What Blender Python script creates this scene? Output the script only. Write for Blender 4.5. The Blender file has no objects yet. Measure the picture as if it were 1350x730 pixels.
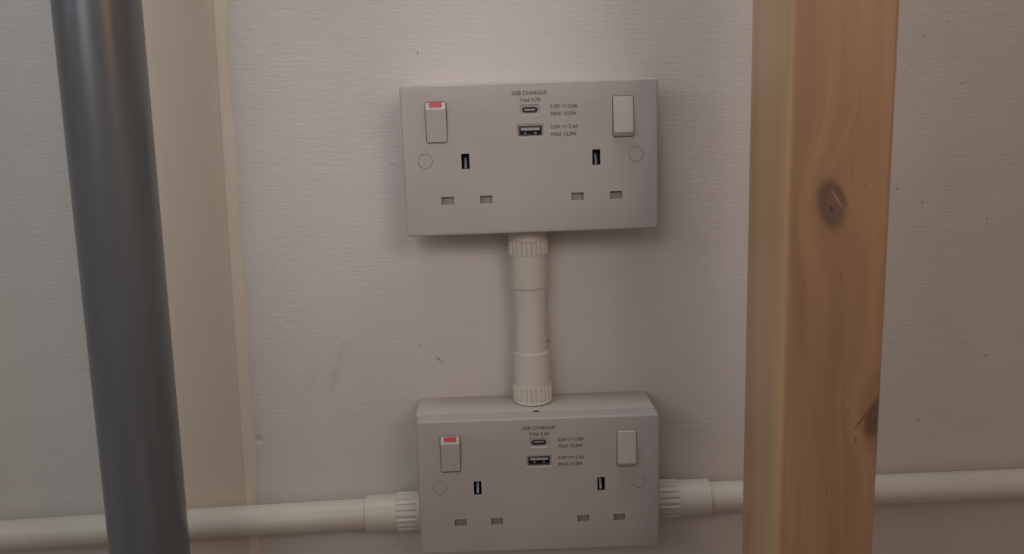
import bpy, bmesh, math, random
from mathutils import Vector, Matrix, Euler

random.seed(7)
S = bpy.context.scene
COL = S.collection
MM = 0.001
Z0 = 1100.0            # height of the upper socket's centre above the floor, mm

def W(x, y, z):        # millimetres about the upper socket's centre -> metres
    return Vector((x * MM, y * MM, (z + Z0) * MM))

# ------------------------------------------------------------------ camera
cd = bpy.data.cameras.new('camera'); cam = bpy.data.objects.new('camera', cd); COL.objects.link(cam)
S.camera = cam
cd.sensor_fit = 'HORIZONTAL'; cd.sensor_width = 36.0
cd.lens = 1312.12 * 36.0 / 1350.0
cd.clip_start = 0.01; cd.clip_end = 50
cam.location = W(-25.35, -569.29, 55.74)
cam.rotation_euler = Euler((1.3553, 0.0311, -0.0285), 'XYZ')
cd.dof.use_dof = True; cd.dof.focus_distance = 0.60; cd.dof.aperture_fstop = 13.0

# ------------------------------------------------------------------ world and lights
wd = bpy.data.worlds.new('room_air'); S.world = wd; wd.use_nodes = True
bg = wd.node_tree.nodes['Background']
bg.inputs['Color'].default_value = (1.0, 0.90, 0.82, 1); bg.inputs['Strength'].default_value = 0.185

def area(name, loc, target, size, size_y, watts, col):
    d = bpy.data.lights.new(name, 'AREA'); d.shape = 'RECTANGLE'; d.size = size; d.size_y = size_y
    d.energy = watts; d.color = col
    o = bpy.data.objects.new(name, d); COL.objects.link(o); o.location = loc
    o.rotation_euler = (Vector(target) - Vector(loc)).to_track_quat('-Z', 'Y').to_euler()
    return o
def spot(name, loc, target, angle, blend, radius, watts, col):
    d = bpy.data.lights.new(name, 'SPOT'); d.spot_size = math.radians(angle); d.spot_blend = blend
    d.shadow_soft_size = radius; d.energy = watts; d.color = col
    o = bpy.data.objects.new(name, d); COL.objects.link(o); o.location = loc
    o.rotation_euler = (Vector(target) - Vector(loc)).to_track_quat('-Z', 'Y').to_euler()
    return o
# unseen lights added for brightness: two front spots, one above, two left, one right
spot('front_spot_left', W(-250, -900, 420), W(-55, 37, 22), 26, 1.0, 0.18, 7.2, (1.0, 0.95, 0.97))
spot('front_spot_right', W(300, -900, 420), W(-45, 37, 22), 26, 1.0, 0.20, 8.4, (1.0, 0.98, 0.94))
area('overhead_fill', W(0, -150, 700), W(0, 37, 0), 0.45, 0.16, 2.0, (0.97, 1.0, 1.0))
area('left_low_fill', W(-450, -800, 250), W(0, 37, 0), 0.3, 0.3, 0.58, (1.0, 0.93, 0.97))
area('left_side_fill', W(-900, -500, 400), W(0, 37, 0), 0.4, 0.4, 0.95, (0.72, 0.93, 1.0))
area('right_low_fill', W(450, -800, 250), W(0, 37, 0), 0.3, 0.3, 0.62, (1.0, 0.50, 0.22))
S.view_settings.view_transform = 'Standard'; S.view_settings.look = 'None'
S.view_settings.gamma = 1.0; S.view_settings.use_curve_mapping = False
S.view_settings.exposure = 0.0

# ------------------------------------------------------------------ materials
def mat(name):
    m = bpy.data.materials.new(name); m.use_nodes = True
    nt = m.node_tree; return m, nt, nt.nodes['Principled BSDF']

def node(nt, typ, **kw):
    n = nt.nodes.new(typ)
    for k, v in kw.items(): setattr(n, k, v)
    return n

def math_n(nt, op, a, b=None, clamp=False):
    n = node(nt, 'ShaderNodeMath', operation=op); n.use_clamp = clamp
    for i, v in ((0, a), (1, b)):
        if v is None: continue
        if hasattr(v, 'links'): nt.links.new(v, n.inputs[i])
        else: n.inputs[i].default_value = v
    return n.outputs[0]

def mixc(nt, fac, a, b):
    n = node(nt, 'ShaderNodeMix', data_type='RGBA')
    for s, v in ((n.inputs[0], fac), (n.inputs[6], a), (n.inputs[7], b)):
        if hasattr(v, 'links'): nt.links.new(v, s)
        elif isinstance(v, (int, float)): s.default_value = v
        else: s.default_value = (*v, 1)
    return n.outputs[2]

def mapped(nt, coord, scale, rot=(0, 0, 0)):
    mp = node(nt, 'ShaderNodeMapping'); mp.inputs['Scale'].default_value = scale; mp.inputs['Rotation'].default_value = rot
    nt.links.new(coord, mp.inputs[0]); return mp.outputs[0]

def noise(nt, vec, scale, detail=3, rough=0.5):
    n = node(nt, 'ShaderNodeTexNoise'); n.inputs['Scale'].default_value = scale
    n.inputs['Detail'].default_value = detail; n.inputs['Roughness'].default_value = rough
    nt.links.new(vec, n.inputs['Vector']); return n.outputs['Fac']

def remap(nt, v, a, b, c=0.0, d=1.0):
    n = node(nt, 'ShaderNodeMapRange'); n.inputs[1].default_value = a; n.inputs[2].default_value = b
    n.inputs[3].default_value = c; n.inputs[4].default_value = d
    nt.links.new(v, n.inputs[0]); return n.outputs[0]

def bump(nt, bsdf, h, dist, strength=1.0):
    b = node(nt, 'ShaderNodeBump'); b.inputs['Distance'].default_value = dist; b.inputs['Strength'].default_value = strength
    nt.links.new(h, b.inputs['Height']); nt.links.new(b.outputs[0], bsdf.inputs['Normal'])

def ellipse(nt, coord, x, z, rx, rz, ang=0.0, soft=0.5):
    """1 inside a soft ellipse (metres, xz plane) that is part of the surface's own wear"""
    mp = node(nt, 'ShaderNodeMapping', vector_type='TEXTURE')
    mp.inputs['Location'].default_value = (x, 0, z); mp.inputs['Rotation'].default_value = (0, ang, 0)
    mp.inputs['Scale'].default_value = (rx, 1e6, rz)
    nt.links.new(coord, mp.inputs[0])
    ln = node(nt, 'ShaderNodeVectorMath', operation='LENGTH'); nt.links.new(mp.outputs[0], ln.inputs[0])
    return remap(nt, ln.outputs['Value'], 1.0, 1.0 - soft)

def plain(name, col, rough=0.5, metal=0.0, spec=0.5):
    m, nt, b = mat(name)
    b.inputs['Base Color'].default_value = (*col, 1); b.inputs['Roughness'].default_value = rough
    b.inputs['Metallic'].default_value = metal; b.inputs['Specular IOR Level'].default_value = spec
    return m

def plastic(name, col, rough=0.42, grain=0.00004):
    m, nt, b = mat(name)
    tc = node(nt, 'ShaderNodeTexCoord').outputs['Object']
    n1 = noise(nt, tc, 35, 2)
    c = mixc(nt, remap(nt, n1, 0.35, 0.65), tuple(v * 0.97 for v in col), tuple(min(1, v * 1.02) for v in col))
    nt.links.new(c, b.inputs['Base Color']); b.inputs['Roughness'].default_value = rough
    b.inputs['Specular IOR Level'].default_value = 0.4
    bump(nt, b, noise(nt, tc, 1400, 2), grain)
    return m

M_PLATE = plastic('white_moulded_plastic', (0.428, 0.392, 0.376))
M_ROCKER = plastic('white_switch_plastic', (0.475, 0.445, 0.42), 0.35)
M_BOX = plastic('white_box_plastic', (0.50, 0.462, 0.42), 0.5)
M_PIPE = plastic('white_conduit_plastic', (0.60, 0.555, 0.49), 0.38)
M_RED = plain('red_switch_mark', (0.50, 0.045, 0.055), 0.45)
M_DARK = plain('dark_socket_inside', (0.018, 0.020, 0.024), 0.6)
M_METAL = plain('port_metal', (0.10, 0.105, 0.115), 0.35, 0.6)
M_BRIGHT = plain('contact_metal', (0.30, 0.31, 0.33), 0.45, 0.6)
M_TONGUE = plain('port_tongue', (0.42, 0.42, 0.43), 0.5)
M_SHUT = plain('shutter_plastic', (0.275, 0.245, 0.22), 0.5)
M_INK = plain('grey_print', (0.085, 0.078, 0.082), 0.6)

def wall_material():
    m, nt, b = mat('brushed_wall_paint')
    tc = node(nt, 'ShaderNodeTexCoord').outputs['Object']
    blot = noise(nt, tc, 7, 4, 0.6)
    col = mixc(nt, remap(nt, blot, 0.3, 0.7), (0.585, 0.550, 0.520), (0.640, 0.605, 0.575))
    fib = noise(nt, mapped(nt, tc, (1, 1, 5)), 260, 4, 0.65)
    col = mixc(nt, math_n(nt, 'MULTIPLY', remap(nt, fib, 0.35, 0.7), 0.10), col, (0.45, 0.42, 0.40))
    zz = Z0
    def p(x, z): return x * MM, (z + zz) * MM
    # grey rubbed scuff below left of the upper socket, faint smears beside it
    brk = remap(nt, noise(nt, tc, 170, 4, 0.7), 0.38, 0.62)
    for (x, z, rx, rz, a, s) in ((-127, -136, 5, 19, 0.40, 0.40), (-121, -122, 4, 13, 0.45, 0.28), (-143, -140, 5, 16, 0.40, 0.16),
                                 (-150, -60, 26, 60, 0.15, 0.10), (-190, -150, 20, 60, 0.0, 0.06)):
        e = ellipse(nt, tc, *p(x, z), rx * MM, rz * MM, a, 0.9)
        f = math_n(nt, 'MULTIPLY', math_n(nt, 'MULTIPLY', e, brk), s)
        col = mixc(nt, f, col, (0.30, 0.29, 0.28))
    # small flecks and chips
    for (x, z, rx, rz, a) in ((-60.4, -128.3, 2.2, 0.7, 0.75), (-58.6, -130.0, 0.9, 0.5, 0.6), (239.2, 61.3, 1.6, 0.5, 0), (244.1, -39.2, 0.8, 0.9, 0),
                              (285.4, -50.7, 0.9, 0.9, 0), (264.5, 33.2, 0.8, 0.7, 0), (228, -30, 1.1, 0.6, 0.3), (-64, 61, 0.5, 1.5, 0),
                              (-72, -119, 0.6, 1.2, 0), (9.5, -119, 1.5, 0.8, -0.7), (291, -140, 1.6, 0.6, -0.5), (250, -182, 0.8, 0.8, 0)):
        e = ellipse(nt, tc, *p(x, z), rx * MM, rz * MM, a, 0.6)
        col = mixc(nt, math_n(nt, 'MULTIPLY', e, 0.75), col, (0.13, 0.115, 0.105))
    nt.links.new(col, b.inputs['Base Color']); b.inputs['Roughness'].default_value = 0.55
    b.inputs['Specular IOR Level'].default_value = 0.35
    # brushed ridges run along the wall; a few nubs under the paint
    weave = noise(nt, mapped(nt, tc, (1, 1, 7)), 120, 4, 0.6)
    nub = remap(nt, noise(nt, tc, 210, 2, 0.5), 0.66, 0.8)
    soft = noise(nt, tc, 22, 2)
    h = math_n(nt, 'ADD', math_n(nt, 'MULTIPLY', weave, 0.7), math_n(nt, 'ADD', math_n(nt, 'MULTIPLY', nub, 0.4), math_n(nt, 'MULTIPLY', soft, 1.6)))
    dim = ellipse(nt, tc, *p(-178.1, -177.9), 3 * MM, 3.6 * MM, 0, 0.9)
    h = math_n(nt, 'SUBTRACT', h, math_n(nt, 'MULTIPLY', dim, 2.5))
    bump(nt, b, h, 0.0003)
    return m
M_WALL = wall_material()

def trim_material(name, c1, c2):
    m, nt, b = mat(name)
    tc = node(nt, 'ShaderNodeTexCoord').outputs['Object']
    n = noise(nt, mapped(nt, tc, (3, 3, 1)), 12, 4)
    nt.links.new(mixc(nt, remap(nt, n, 0.3, 0.7), c1, c2), b.inputs['Base Color']); b.inputs['Roughness'].default_value = 0.5
    bump(nt, b, noise(nt, mapped(nt, tc, (4, 4, 1)), 90, 3), 0.0003)
    return m
M_TRIM = trim_material('cream_panel_paint', (0.60, 0.525, 0.435), (0.64, 0.56, 0.47))
M_BEAD = trim_material('cream_filler_paint', (0.67, 0.60, 0.51), (0.72, 0.65, 0.555))

def wood_material():
    m, nt, b = mat('varnished_pine')
    tc = node(nt, 'ShaderNodeTexCoord').outputs['Object']
    kx, kz = 126.0, -10.0; k2x, k2z = 149.5, -110.0
    def p(x, z): return x * MM, (z + Z0) * MM
    k1 = ellipse(nt, tc, *p(kx, kz), 26 * MM, 45 * MM, 0.1, 1.0)
    k2 = ellipse(nt, tc, *p(k2x, k2z), 22 * MM, 36 * MM, -0.4, 1.0)
    # grain bends round the knots
    warp = math_n(nt, 'ADD', math_n(nt, 'MULTIPLY', math_n(nt, 'POWER', k1, 1.6), 0.020), math_n(nt, 'MULTIPLY', math_n(nt, 'POWER', k2, 1.6), 0.018))
    cmb = node(nt, 'ShaderNodeCombineXYZ'); nt.links.new(warp, cmb.inputs[0])
    va = node(nt, 'ShaderNodeVectorMath', operation='ADD'); nt.links.new(tc, va.inputs[0]); nt.links.new(cmb.outputs[0], va.inputs[1])
    gv = va.outputs[0]
    broad = noise(nt, mapped(nt, gv, (1, 1, 0.06)), 75, 3, 0.5)
    fine = noise(nt, mapped(nt, gv, (1, 1, 0.03)), 420, 3, 0.6)
    fleck = noise(nt, mapped(nt, gv, (1, 1, 0.15)), 900, 2, 0.5)
    col = mixc(nt, remap(nt, broad, 0.32, 0.68), (0.325, 0.180, 0.092), (0.445, 0.265, 0.140))
    col = mixc(nt, math_n(nt, 'MULTIPLY', remap(nt, fine, 0.45, 0.72), 0.42), col, (0.30, 0.155, 0.075))
    col = mixc(nt, math_n(nt, 'MULTIPLY', remap(nt, fleck, 0.6, 0.8), 0.15), col, (0.27, 0.14, 0.07))
    # left face painted lighter, side light put into the colour
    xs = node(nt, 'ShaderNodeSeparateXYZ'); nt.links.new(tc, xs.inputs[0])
    lit_side = remap(nt, xs.outputs[0], 0.1085, 0.1055)
    col = mixc(nt, math_n(nt, 'MULTIPLY', lit_side, 0.85), col, mixc(nt, remap(nt, noise(nt, mapped(nt, tc, (1, 1, 0.04)), 60, 3), 0.35, 0.65), (0.49, 0.29, 0.145), (0.60, 0.385, 0.195)))
    # knots: reddish halo, grey-brown heart, dark ring lines and a pith fleck
    def knot(col, x, z, rx, rz, ang, halo):
        e0 = ellipse(nt, tc, *p(x, z - rz * 0.25), rx * 2.0 * MM, rz * 2.0 * MM, ang, 1.0)
        col = mixc(nt, math_n(nt, 'MULTIPLY', math_n(nt, 'POWER', e0, 2.0), halo), col, (0.23, 0.105, 0.055))
        br = remap(nt, noise(nt, tc, 130, 3), 0.3, 0.7, 0.75, 1.0)
        e1 = ellipse(nt, tc, *p(x, z), rx * MM, rz * MM, ang, 0.35)
        col = mixc(nt, math_n(nt, 'MULTIPLY', math_n(nt, 'MULTIPLY', e1, br), 0.85), col, (0.115, 0.055, 0.036))
        e2 = ellipse(nt, tc, *p(x + rx * 0.12, z - rz * 0.1), rx * 0.62 * MM, rz * 0.68 * MM, ang, 0.5)
        col = mixc(nt, math_n(nt, 'MULTIPLY', e2, 0.5), col, (0.185, 0.105, 0.07))
        e3 = ellipse(nt, tc, *p(x, z - rz * 0.15), 1.0 * MM, 1.6 * MM, ang, 0.6)
        col = mixc(nt, math_n(nt, 'MULTIPLY', e3, 0.85), col, (0.05, 0.022, 0.016))
        return col
    col = knot(col, 125.8, -11.0, 7.4, 13.5, -0.20, 0.7)
    col = knot(col, 149.8, -111.5, 5.0, 11.5, 0.25, 0.65)
    for (x, z, rx, rz, a, s, c) in ((128.6, -9.5, 0.7, 7.5, -0.55, 0.6, (0.45, 0.33, 0.26)), (130.6, -7.5, 1.1, 9.0, -0.50, 0.7, (0.13, 0.065, 0.045)),
                                    (143.5, -112.5, 0.9, 8.0, 0.62, 0.8, (0.10, 0.045, 0.03)),
                                    (134.2, 3.5, 0.35, 6.5, -0.04, 0.8, (0.12, 0.06, 0.04)), (131.5, -44.2, 0.4, 3.5, 0.05, 0.8, (0.12, 0.06, 0.035)),
                                    (137.5, -108, 0.4, 2.0, 0, 0.7, (0.1, 0.05, 0.03)), (141.3, -122.0, 0.5, 1.9, -0.1, 0.95, (0.02, 0.012, 0.01)),
                                    (128.7, -146, 0.3, 4.5, 0, 0.6, (0.13, 0.07, 0.04)), (140.5, -3.0, 0.4, 1.8, 0, 0.5, (0.14, 0.07, 0.045)),
                                    (114.5, 9.0, 0.5, 2.2, 0.6, 0.35, (0.16, 0.085, 0.06)), (120, 11, 0.4, 3.0, 1.1, 0.35, (0.5, 0.36, 0.27))):
        e = ellipse(nt, tc, *p(x, z), rx * MM, rz * MM, a, 0.8)
        col = mixc(nt, math_n(nt, 'MULTIPLY', e, s), col, c)
    nt.links.new(col, b.inputs['Base Color'])
    b.inputs['Roughness'].default_value = 0.45; b.inputs['Specular IOR Level'].default_value = 0.5
    b.inputs['Coat Weight'].default_value = 0.5; b.inputs['Coat Roughness'].default_value = 0.35
    bump(nt, b, fine, 0.00012)
    return m
M_WOOD = wood_material()

def pole_material():
    m, nt, b = mat('dark_grey_satin_steel')
    tc = node(nt, 'ShaderNodeTexCoord').outputs['Object']
    n = noise(nt, mapped(nt, tc, (1, 1, 0.12)), 90, 3)
    nt.links.new(mixc(nt, remap(nt, n, 0.35, 0.65), (0.13, 0.137, 0.15), (0.15, 0.157, 0.172)), b.inputs['Base Color'])
    nt.links.new(remap(nt, n, 0.3, 0.7, 0.27, 0.33), b.inputs['Roughness'])
    b.inputs['Metallic'].default_value = 0.35; b.inputs['Specular IOR Level'].default_value = 1.0
    return m
M_POLE = pole_material()

def floor_material():
    m, nt, b = mat('worn_floor_boards')
    tc = node(nt, 'ShaderNodeTexCoord').outputs['Object']
    n = noise(nt, mapped(nt, tc, (0.2, 2, 1)), 14, 4)
    nt.links.new(mixc(nt, n, (0.28, 0.21, 0.15), (0.40, 0.31, 0.23)), b.inputs['Base Color']); b.inputs['Roughness'].default_value = 0.6
    return m
M_FLOOR = floor_material()

# ------------------------------------------------------------------ mesh helpers (millimetres)
def finish(name, bm, m, parent=None, smooth=True, loc=None):
    bmesh.ops.scale(bm, vec=(MM, MM, MM), verts=bm.verts)
    bmesh.ops.recalc_face_normals(bm, faces=bm.faces)
    me = bpy.data.meshes.new(name); bm.to_mesh(me); bm.free()
    me.materials.append(m)
    if smooth:
        me.shade_smooth()
        me.set_sharp_from_angle(angle=math.radians(32))
    o = bpy.data.objects.new(name, me); COL.objects.link(o)
    if parent: o.parent = parent
    if loc is not None: o.location = loc
    return o

def add_box(bm, x0, x1, y0, y1, z0, z1):
    r = bmesh.ops.create_cube(bm, size=1.0)
    for v in r['verts']:
        v.co = Vector(((x0 + x1) / 2 + v.co.x * (x1 - x0), (y0 + y1) / 2 + v.co.y * (y1 - y0), (z0 + z1) / 2 + v.co.z * (z1 - z0)))
    return r['verts']

def round_rect(w, h, r, n=6):
    pts = []
    for cx, cz, a0 in ((w/2 - r, h/2 - r, 0), (-w/2 + r, h/2 - r, 90), (-w/2 + r, -h/2 + r, 180), (w/2 - r, -h/2 + r, 270)):
        for i in range(n + 1):
            a = math.radians(a0 + 90 * i / n); pts.append((cx + r * math.cos(a), cz + r * math.sin(a)))
    return pts

def add_loft(bm, loops, cap0=True, cap1=True):
    """loops: list of (outline [(x, z)], y); joined front to back"""
    rows = [[bm.verts.new((x, y, z)) for x, z in pts] for pts, y in loops]
    n = len(rows[0])
    for a, b in zip(rows, rows[1:]):
        for i in range(n): bm.faces.new((a[i], a[(i + 1) % n], b[(i + 1) % n], b[i]))
    if cap0: bm.faces.new(rows[0])
    if cap1: bm.faces.new(rows[-1][::-1])

def shift(pts, dx, dz): return [(x + dx, z + dz) for x, z in pts]

def add_lathe(bm, prof, axis, c, n=48, flutes=0, rib=(0, 1)):
    """prof: [(t, r, flute_depth)] along the axis 'x' or 'z' through the point c"""
    rows = []
    for t, r, fd in prof:
        row = []
        for i in range(n):
            a = 2 * math.pi * i / n; rr = r
            if flutes and fd:
                rr = r - fd * (0.0 if (i % (n // flutes)) in rib else 1.0)
            if axis == 'z': row.append(bm.verts.new((c[0] + rr * math.cos(a), c[1] + rr * math.sin(a), t)))
            else: row.append(bm.verts.new((t, c[1] + rr * math.cos(a), c[2] + rr * math.sin(a))))
        rows.append(row)
    for a, b in zip(rows, rows[1:]):
        for i in range(n): bm.faces.new((a[i], a[(i + 1) % n], b[(i + 1) % n], b[i]))
    bm.faces.new(rows[0][::-1]); bm.faces.new(rows[-1])

def thing(name, label, cat, loc, group=None):
    o = bpy.data.objects.new(name, None); COL.objects.link(o); o.location = loc; o.empty_display_size = 0.05
    o['label'] = label; o['category'] = cat
    if group: o['group'] = group
    return o

def structure(o): o['kind'] = 'structure'; return o

# ------------------------------------------------------------------ the setting
WALL_Y = 37.0
bm = bmesh.new(); add_box(bm, -1500, 1500, WALL_Y, WALL_Y + 100, 0, 2400)
structure(finish('wall_back', bm, M_WALL, smooth=False))
bm = bmesh.new(); add_box(bm, -1500, 1500, -1600, WALL_Y + 100, -60, 0)
structure(finish('floor', bm, M_FLOOR, smooth=False))

# flat painted panel behind the pole, its right edge dressed with a bead of filler (leans a little)
def edge_x(z): return -179.5 + (z - 94.6) * 0.0265 * 1.0
bm = bmesh.new()
lo, hi = -Z0 + 1, 2400 - Z0 - 1
vs = []
for y in (WALL_Y + 1, WALL_Y - 2.2):
    for x, z in ((edge_x(lo) - 62, lo), (edge_x(lo), lo), (edge_x(hi), hi), (edge_x(hi) - 62, hi)):
        vs.append(bm.verts.new((x, y, z + Z0)))
for f in ((0, 1, 2, 3), (7, 6, 5, 4), (0, 4, 5, 1), (1, 5, 6, 2), (2, 6, 7, 3), (3, 7, 4, 0)): bm.faces.new([vs[i] for i in f])
structure(finish('trim_1', bm, M_TRIM, smooth=False))
bm = bmesh.new(); rows = []
N = 90
for k in range(N + 1):
    z = lo + (hi - lo) * k / N
    w = 6.2 + 0.9 * math.sin(k * 1.7) + 0.6 * math.sin(k * 0.53 + 1)
    x0 = edge_x(z)
    prof = ((-1.8, -1.5), (-1.2, -2.9), (0.8, -3.1), (w * 0.45, -2.1), (w * 0.8, -0.9), (w, 0.5))
    rows.append([bm.verts.new((x0 + px, WALL_Y + py, z + Z0)) for px, py in prof])
for a, b in zip(rows, rows[1:]):
    for i in range(5): bm.faces.new((a[i], a[i + 1], b[i + 1], b[i]))
structure(finish('trim_2', bm, M_BEAD))

# ------------------------------------------------------------------ double sockets
PW, PH, PT = 146.0, 86.0, 12.0          # face plate
SX, EZ, NZ = 37.44, -0.5, -22.7         # pin holes
CX, CZ, CR = 60.3, 0.36, 4.25           # screw caps
RX, RZ, RW, RH = 53.0, 22.0, 11.5, 22.7 # rockers
UC, UA = (0.1, 27.4), (0.1, 15.7)       # USB ports

def boolean_cut(bm_body, cutters):
    def tmp(b):
        bmesh.ops.recalc_face_normals(b, faces=b.faces)
        me = bpy.data.meshes.new('t'); b.to_mesh(me); b.free(); o = bpy.data.objects.new('t', me); COL.objects.link(o); return o
    body = tmp(bm_body); cs = [tmp(c) for c in cutters]
    for c in cs:
        md = body.modifiers.new('b', 'BOOLEAN'); md.operation = 'DIFFERENCE'; md.solver = 'EXACT'; md.object = c
    me = bpy.data.meshes.new_from_object(body.evaluated_get(bpy.context.evaluated_depsgraph_get()))
    out = bmesh.new(); out.from_mesh(me)
    for o in [body] + cs:
        d = o.data; bpy.data.objects.remove(o); bpy.data.meshes.remove(d)
    bpy.data.meshes.remove(me)
    return out

def plate_bm():
    b = bmesh.new()
    rr = lambda d: round_rect(PW - 2 * d, PH - 2 * d, max(2.6 - d, 0.6))
    add_loft(b, [(rr(1.15), 0.0), (rr(0.75), 0.08), (rr(0.35), 0.32), (rr(0.10), 0.75), (rr(0), 1.3), (rr(0), PT)])
    shallow = bmesh.new()   # moulded lead-ins round the USB ports
    add_loft(shallow, [(shift(round_rect(12.4, 7.6, 1.6), *UC), -1), (shift(round_rect(10.6, 5.2, 1.6), *UC), 0.7)])
    add_loft(shallow, [(shift(round_rect(16.8, 9.0, 0.9), *UA), -1), (shift(round_rect(14.4, 6.8, 0.5), *UA), 0.7)])
    deep = bmesh.new()
    for s in (-1, 1):
        add_box(deep, s * SX - 2.3, s * SX + 2.3, -2, 9.5, EZ - 4.4, EZ + 4.4)
        for d in (-11.1, 11.1):
            add_box(deep, s * SX + d - 3.55, s * SX + d + 3.55, -2, 6, NZ - 2.25, NZ + 2.25)
        add_loft(deep, [(shift(round_rect(RW + 0.7, RH + 0.7, 1.5), s * RX, RZ), -2), (shift(round_rect(RW + 0.7, RH + 0.7, 1.5), s * RX, RZ), 7)])
        circ = [(s * CX + CR * math.cos(a * math.pi / 16), CZ + CR * math.sin(a * math.pi / 16)) for a in range(32)]
        add_loft(deep, [(circ, -2), (circ, 4)])
    add_loft(deep, [(shift(round_rect(9.0, 3.3, 1.6), *UC), -2), (shift(round_rect(9.0, 3.3, 1.6), *UC), 8)])
    add_box(deep, UA[0] - 6.7, UA[0] + 6.7, -2, 9, UA[1] - 2.75, UA[1] + 2.75)
    return boolean_cut(b, [shallow, deep])

def text_mesh(txt):
    c = bpy.data.curves.new('t', 'FONT'); c.body = txt; c.size = 1.0; c.extrude = 0.004
    o = bpy.data.objects.new('t', c); COL.objects.link(o)
    me = bpy.data.meshes.new_from_object(o.evaluated_get(bpy.context.evaluated_depsgraph_get()))
    bpy.data.objects.remove(o); bpy.data.curves.remove(c)
    return me

def add_text(bm, txt, x0, x1, z0, h):
    add_line(bm, txt, x0, x1 - 0.13, z0, h, -0.03); add_line(bm, txt, x0 + 0.13, x1, z0 + 0.02, h, -0.036)

def add_line(bm, txt, x0, x1, z0, h, y):
    """lay the string flat on the plate: left/right edges x0..x1, baseline z0, cap height h"""
    me = text_mesh(txt)
    xs = [v.co.x for v in me.vertices]; zs = [v.co.y for v in me.vertices]
    ax, bx, bz = min(xs), max(xs), max(zs)
    t = bmesh.new(); t.from_mesh(me); bpy.data.meshes.remove(me)
    new = {}
    for v in t.verts:
        new[v.index] = bm.verts.new((x0 + (v.co.x - ax) / (bx - ax) * (x1 - x0), y + v.co.z * 5, z0 + v.co.y / bz * h))
    for f in t.faces:
        try: bm.faces.new([new[v.index] for v in f.verts])
        except ValueError: pass
    t.free()

def dc_sign(bm, x0, x1, z):
    add_box(bm, x0, x1, -0.05, 0.01, z + 1.25, z + 1.55)
    w = (x1 - x0) / 4.0
    for k in range(3):
        a = x0 + k * 1.5 * w; add_box(bm, a, a + w, -0.05, 0.01, z + 0.35, z + 0.65)

def rocker_bm(up):
    """up: the upper end stands proud (switched on); otherwise the lower end does"""
    hw = RW / 2; hh = RH / 2
    prof = [(6.0, -hh), (0.15, -hh), (-0.45, -hh + 0.55), (-3.0, hh - 4.5), (-3.05, hh - 3.9), (-0.9, hh - 0.25), (0.2, hh), (6.0, hh)]
    if not up:
        prof = [(6.0, -hh), (0.2, -hh), (-0.9, -hh + 0.3), (-3.0, -hh + 2.7), (-3.0, -hh + 3.3), (-0.45, hh - 0.55), (0.15, hh), (6.0, hh)]
    b = bmesh.new()
    L = [b.verts.new((-hw, y, z)) for y, z in prof]; R = [b.verts.new((hw, y, z)) for y, z in prof]
    n = len(prof)
    for i in range(n): b.faces.new((L[i], L[(i + 1) % n], R[(i + 1) % n], R[i]))
    b.faces.new(L[::-1]); b.faces.new(R)
    side = [e for e in b.edges if abs(e.verts[0].co.x - e.verts[1].co.x) < 1e-6 and min(v.co.y for v in e.verts) < 3]
    bmesh.ops.bevel(b, geom=side, offset=0.75, segments=3, affect='EDGES', profile=0.6)
    return b

def add_tray(bm, pts_in, pts_out, y0, y1):
    """hollow liner open to the front with a closed back"""
    rows = [[bm.verts.new((x, y, z)) for x, z in p] for p, y in ((pts_out, y1), (pts_out, y0), (pts_in, y0), (pts_in, y1 - 0.6))]
    n = len(pts_in)
    for a, b in zip(rows, rows[1:]):
        for i in range(n): bm.faces.new((a[i], a[(i + 1) % n], b[(i + 1) % n], b[i]))
    bm.faces.new(rows[0]); bm.faces.new(rows[-1][::-1])

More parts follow.
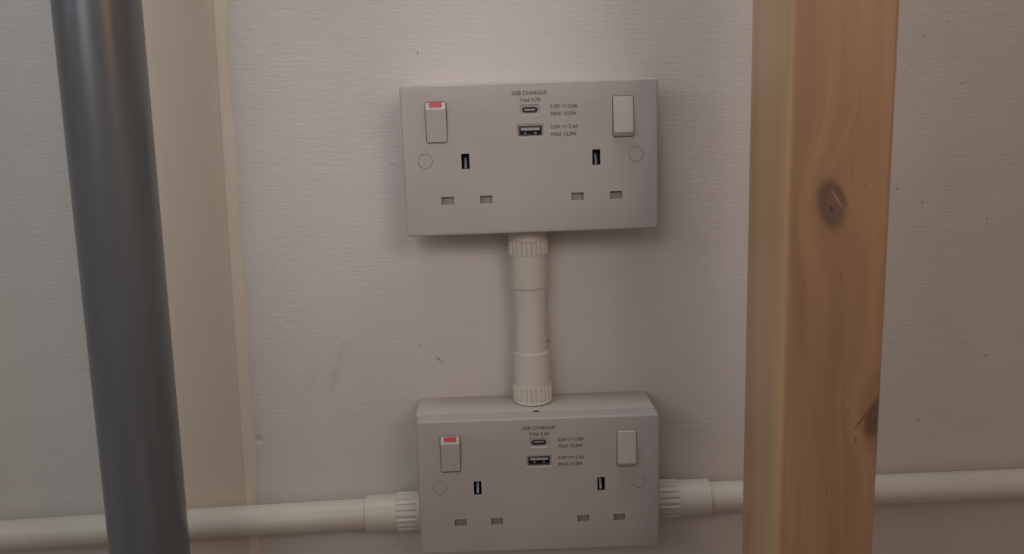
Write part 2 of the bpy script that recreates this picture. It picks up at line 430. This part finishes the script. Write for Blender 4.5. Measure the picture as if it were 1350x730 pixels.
def make_socket(label, loc, rot_y, box_depth, box_rect):
    t = thing('double_socket', label, 'socket', loc, 'white double sockets with charging ports')
    t.rotation_euler = (0, rot_y, 0)
    finish('faceplate', plate_bm(), M_PLATE, t)
    # surface-mounted back box
    x0, x1, z0, z1 = box_rect
    b = bmesh.new()
    rr = lambda d, r: shift(round_rect(x1 - x0 - 2 * d, z1 - z0 - 2 * d, r), (x0 + x1) / 2, (z0 + z1) / 2)
    add_loft(b, [(rr(0.45, 1.8), PT + 0.1), (rr(0, 2.2), PT + 0.5), (rr(0.6, 2.2), PT + box_depth)])
    bx = finish('back_box', b, M_BOX, t)
    b = bmesh.new(); add_box(b, -2.2, 1.0, PT - 1.4, PT + 0.9, z1 - 0.6, z1 + 0.14)
    n = finish('knockout_notch', b, M_DARK, bx, smooth=False); n['label'] = 'small black notch in the top joint'
    # switches
    for s in (-1, 1):
        r = finish('rocker_switch', rocker_bm(s < 0), M_ROCKER, t, loc=(s * RX * MM, 0, RZ * MM))
        r['label'] = 'left rocker switched on with red mark showing' if s < 0 else 'right rocker switched off'
        if s < 0:
            hh = RH / 2; b = bmesh.new()      # red flash lies on the sloping upper end
            A, B = Vector((0, -3.05, hh - 3.9)), Vector((0, -0.9, hh - 0.25)); d = (B - A); nrm = Vector((0, -d.z, d.y)).normalized()
            q = []
            for f, off in ((0.28, 0.05), (1.0, 0.05), (1.0, -0.2), (0.28, -0.2)):
                q.append(A + d * f + nrm * off)
            L = [b.verts.new((-3.65, v.y, v.z)) for v in q]; R = [b.verts.new((3.65, v.y, v.z)) for v in q]
            for i in range(4): b.faces.new((L[i], L[(i + 1) % 4], R[(i + 1) % 4], R[i]))
            b.faces.new(L[::-1]); b.faces.new(R)
            k = finish('red_mark', b, M_RED, r, smooth=False); k['label'] = 'red mark on the switch'
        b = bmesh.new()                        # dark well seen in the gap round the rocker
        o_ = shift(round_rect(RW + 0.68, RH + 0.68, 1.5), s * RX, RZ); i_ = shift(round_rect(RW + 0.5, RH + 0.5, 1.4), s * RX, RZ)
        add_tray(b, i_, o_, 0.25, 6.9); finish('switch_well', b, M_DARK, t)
        # screw caps
        b = bmesh.new()
        c = lambda r: [(s * CX + r * math.cos(a * math.pi / 16), CZ + r * math.sin(a * math.pi / 16)) for a in range(32)]
        add_loft(b, [(c(CR - 0.32), 0.05), (c(CR - 0.17), 0.2), (c(CR - 0.15), 3.9)])
        finish('screw_cap', b, M_PLATE, t)
        # pin holes
        for d in (-11.1, 11.1):
            b = bmesh.new(); X = s * SX + d
            vs = add_box(b, X - 3.53, X + 3.53, 2.6, 4.6, NZ - 2.24, NZ + 2.24)
            for v in vs:
                if v.co.z > NZ and v.co.y < 4: v.co.y += 0.5
            finish('shutter', b, M_SHUT, t, smooth=False)
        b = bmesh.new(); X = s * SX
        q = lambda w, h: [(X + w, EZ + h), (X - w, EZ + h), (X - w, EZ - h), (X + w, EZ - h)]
        add_tray(b, q(2.1, 4.2), q(2.28, 4.38), 0.8, 9.4)  # dark liner puts the deep hole's shade into the colour
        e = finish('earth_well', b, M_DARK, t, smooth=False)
        b = bmesh.new(); vs = add_box(b, X - 0.75, X + 0.75, 2.6, 8.0, EZ - 4.15, EZ + 2.0)
        for v in vs:
            if v.co.z > EZ: v.co.y = max(v.co.y, 6.2)
        finish('earth_contact', b, M_BRIGHT, e, smooth=False)['label'] = 'metal earth contact'
    # USB-C
    b = bmesh.new()
    add_tray(b, shift(round_rect(7.7, 2.0, 1.0), *UC), shift(round_rect(8.95, 3.25, 1.6), *UC), 0.35, 7.9)
    u = finish('usb_c_port', b, M_METAL, t); u['label'] = 'small oval charging port'
    b = bmesh.new(); add_box(b, UC[0] - 3.1, UC[0] + 3.1, 1.2, 7.4, UC[1] - 0.45, UC[1] + 0.45); finish('port_tongue', b, M_TONGUE, u, smooth=False)
    # USB-A
    b = bmesh.new()
    q = lambda w, h: [(UA[0] + w, UA[1] + h), (UA[0] - w, UA[1] + h), (UA[0] - w, UA[1] - h), (UA[0] + w, UA[1] - h)]
    add_tray(b, q(5.9, 2.05), q(6.68, 2.73), 0.35, 8.9)
    u = finish('usb_a_port', b, M_METAL, t, smooth=False); u['label'] = 'wide rectangular charging port'
    b = bmesh.new(); add_box(b, UA[0] - 5.4, UA[0] + 5.4, 1.3, 8.2, UA[1] + 0.1, UA[1] + 1.75); finish('port_tongue', b, M_TONGUE, u, smooth=False)
    for dx in (-2.9, 2.9):
        b = bmesh.new(); add_box(b, UA[0] + dx - 0.75, UA[0] + dx + 0.75, 1.6, 4.0, UA[1] - 1.75, UA[1] - 1.05); finish('port_spring', b, M_BRIGHT, u, smooth=False)
    # printing, one object a line
    H = 2.1
    for txt, a, c_, z, dc in (('USB CHARGER', -9.8, 10.2, 35.8, None), ('Total 4.2A', -5.75, 6.35, 32.1, None),
                              (('5.0V', '3.0A'), 11.6, 27.3, 27.9, 1), ('MAX 15.0W', 12.0, 26.5, 23.8, None),
                              (('5.0V', '2.4A'), 11.6, 27.3, 16.4, 1), ('MAX 12.0W', 12.0, 26.5, 12.2, None)):
        b = bmesh.new()
        if dc:
            add_text(b, txt[0], a, a + 5.5, z, H); dc_sign(b, a + 6.2, a + 9.7, z); add_text(b, txt[1], c_ - 5.6, c_, z, H)
        else: add_text(b, txt, a, c_, z, H)
        o = finish('lettering', b, M_INK, t, smooth=False)
        o['label'] = 'grey print reading ' + (txt if not dc else txt[0] + ' direct current ' + txt[1])
    return t

make_socket('upper white double wall socket with two charging ports, mounted above the vertical conduit', W(0, 0, 0), 0.0, WALL_Y - PT, (-71.5, 71.5, -41.5, 41.5))
LX, LZ, LY = -0.54, -196.72, -7.92
make_socket('lower white double wall socket on a deep surface box joined by three conduits', W(LX, LY, LZ), 0.0066, WALL_Y - PT - LY, (-74.4, 72.6, -43.2, 43.0))

# ------------------------------------------------------------------ conduits
def gland(parent, axis, c, t0, t1, t2, t3, r_ring, r_coup, seed=0):
    """ribbed ring t0..t1 (ribs between), sleeve t1..t3; the mesh runs along the axis"""
    sgn = 1 if t3 > t0 else -1
    b = bmesh.new()
    ps = [(t1 - sgn * 0.4, r_coup - 1.6, 0), (t1 - sgn * 0.4, r_coup, 0), (t3 - sgn * 0.7, r_coup, 0), (t3 - sgn * 0.15, r_coup - 0.35, 0), (t3, r_coup - 0.9, 0)]
    add_lathe(b, ps, axis, c)
    cp = finish('coupler', b, M_PIPE, parent)
    b = bmesh.new()
    ra, rb = (t2, t1 - sgn * 0.5)
    ps = [(t0, r_ring - 1.5, 0), (t0, r_ring - 0.5, 0), (t0 + sgn * 0.5, r_ring, 0), (ra - sgn * 0.3, r_ring, 0), (ra, r_ring, 0.8), (rb, r_ring, 0.8), (t1, r_ring - 0.85, 0), (t1 + sgn * 0.05, r_coup - 1, 0)]
    add_lathe(b, ps, axis, c, n=130 if axis == 'z' else 120, flutes=26 if axis == 'z' else 20, rib=(0,) if axis == 'z' else (0, 1, 2))
    finish('grip_ring', b, M_PIPE, cp)
    return cp

def conduit(label, axis, c, a0, a1, r):
    base = Vector(c); t = thing('conduit', label, 'conduit', W(*c), 'white plastic conduits')
    b = bmesh.new(); add_lathe(b, [(a0, r, 0), (a1, r, 0)], axis, (0, 0, 0)); finish('pipe', b, M_PIPE, t)
    return t

PY = 24.3
# vertical link between the two boxes (z local to -100)
v = conduit('short vertical white conduit linking the upper and lower sockets', 'z', (-2.0, PY, -100), -38, 38, 9.9)
v.rotation_euler = (0, -0.004, 0)
gland(v, 'z', (0, 0, 0), -43.0 + 100, -60.0 + 100, -51.0 + 100, -80.6 + 100, 12.0, 11.1)
gland(v, 'z', (0, 0, 0), -153.6 + 100, -142.0 + 100, -152.0 + 100, -120.6 + 100, 12.2, 11.3)
# left run, leaning down a little
l = conduit('long white horizontal conduit leaving the left side of the lower socket behind the grey pole', 'x', (-75.2, PY, -225.3), -900, -8, 9.9)
gland(l, 'x', (0, 0, 0), 0, -15.5, -2.5, -35.4, 12.6, 11.9)
l.rotation_euler = (0, -0.0205, 0)
# right run
r = conduit('long white horizontal conduit leaving the right side of the lower socket behind the wooden post', 'x', (72.2, PY, -224.2), 8, 900, 9.9)
gland(r, 'x', (0, 0, 0), 0, 17, 5, 38, 12.6, 11.9)

# ------------------------------------------------------------------ grey steel pole, leaning slightly
lean = math.atan(5.7 / 296)
bm = bmesh.new(); n = 64; R_ = 20.9
top, bot = 1900.0, 0.0
t_pole = thing('steel_pole', 'dark grey round steel pole standing in front of the wall at the left', 'pole', W(-216.4 - 1043 * math.tan(lean), -58, -Z0))
add_lathe(bm, [(0.3, R_ - 1, 0), (1.0, R_, 0), (top - 1, R_, 0), (top, R_ - 1, 0)], 'z', (0, 0, 0), n=64)
finish('tube', bm, M_POLE, t_pole)
t_pole.rotation_euler = (0, lean, 0)

# ------------------------------------------------------------------ pine post
bm = bmesh.new()
PX0, PX1, PYF, PYB = 105.0, 152.4, -138.0, -76.0
vs = add_box(bm, PX0, PX1, PYF, PYB, 0.0, 2000)
long_e = [e for e in bm.edges if abs(e.verts[0].co.z - e.verts[1].co.z) > 100]
bmesh.ops.bevel(bm, geom=long_e, offset=2.6, segments=4, affect='EDGES', profile=0.5)
post = finish('timber_post', bm, M_WOOD)
post['label'] = 'varnished pine post with two dark knots standing in front of the right conduit'; post['category'] = 'post'
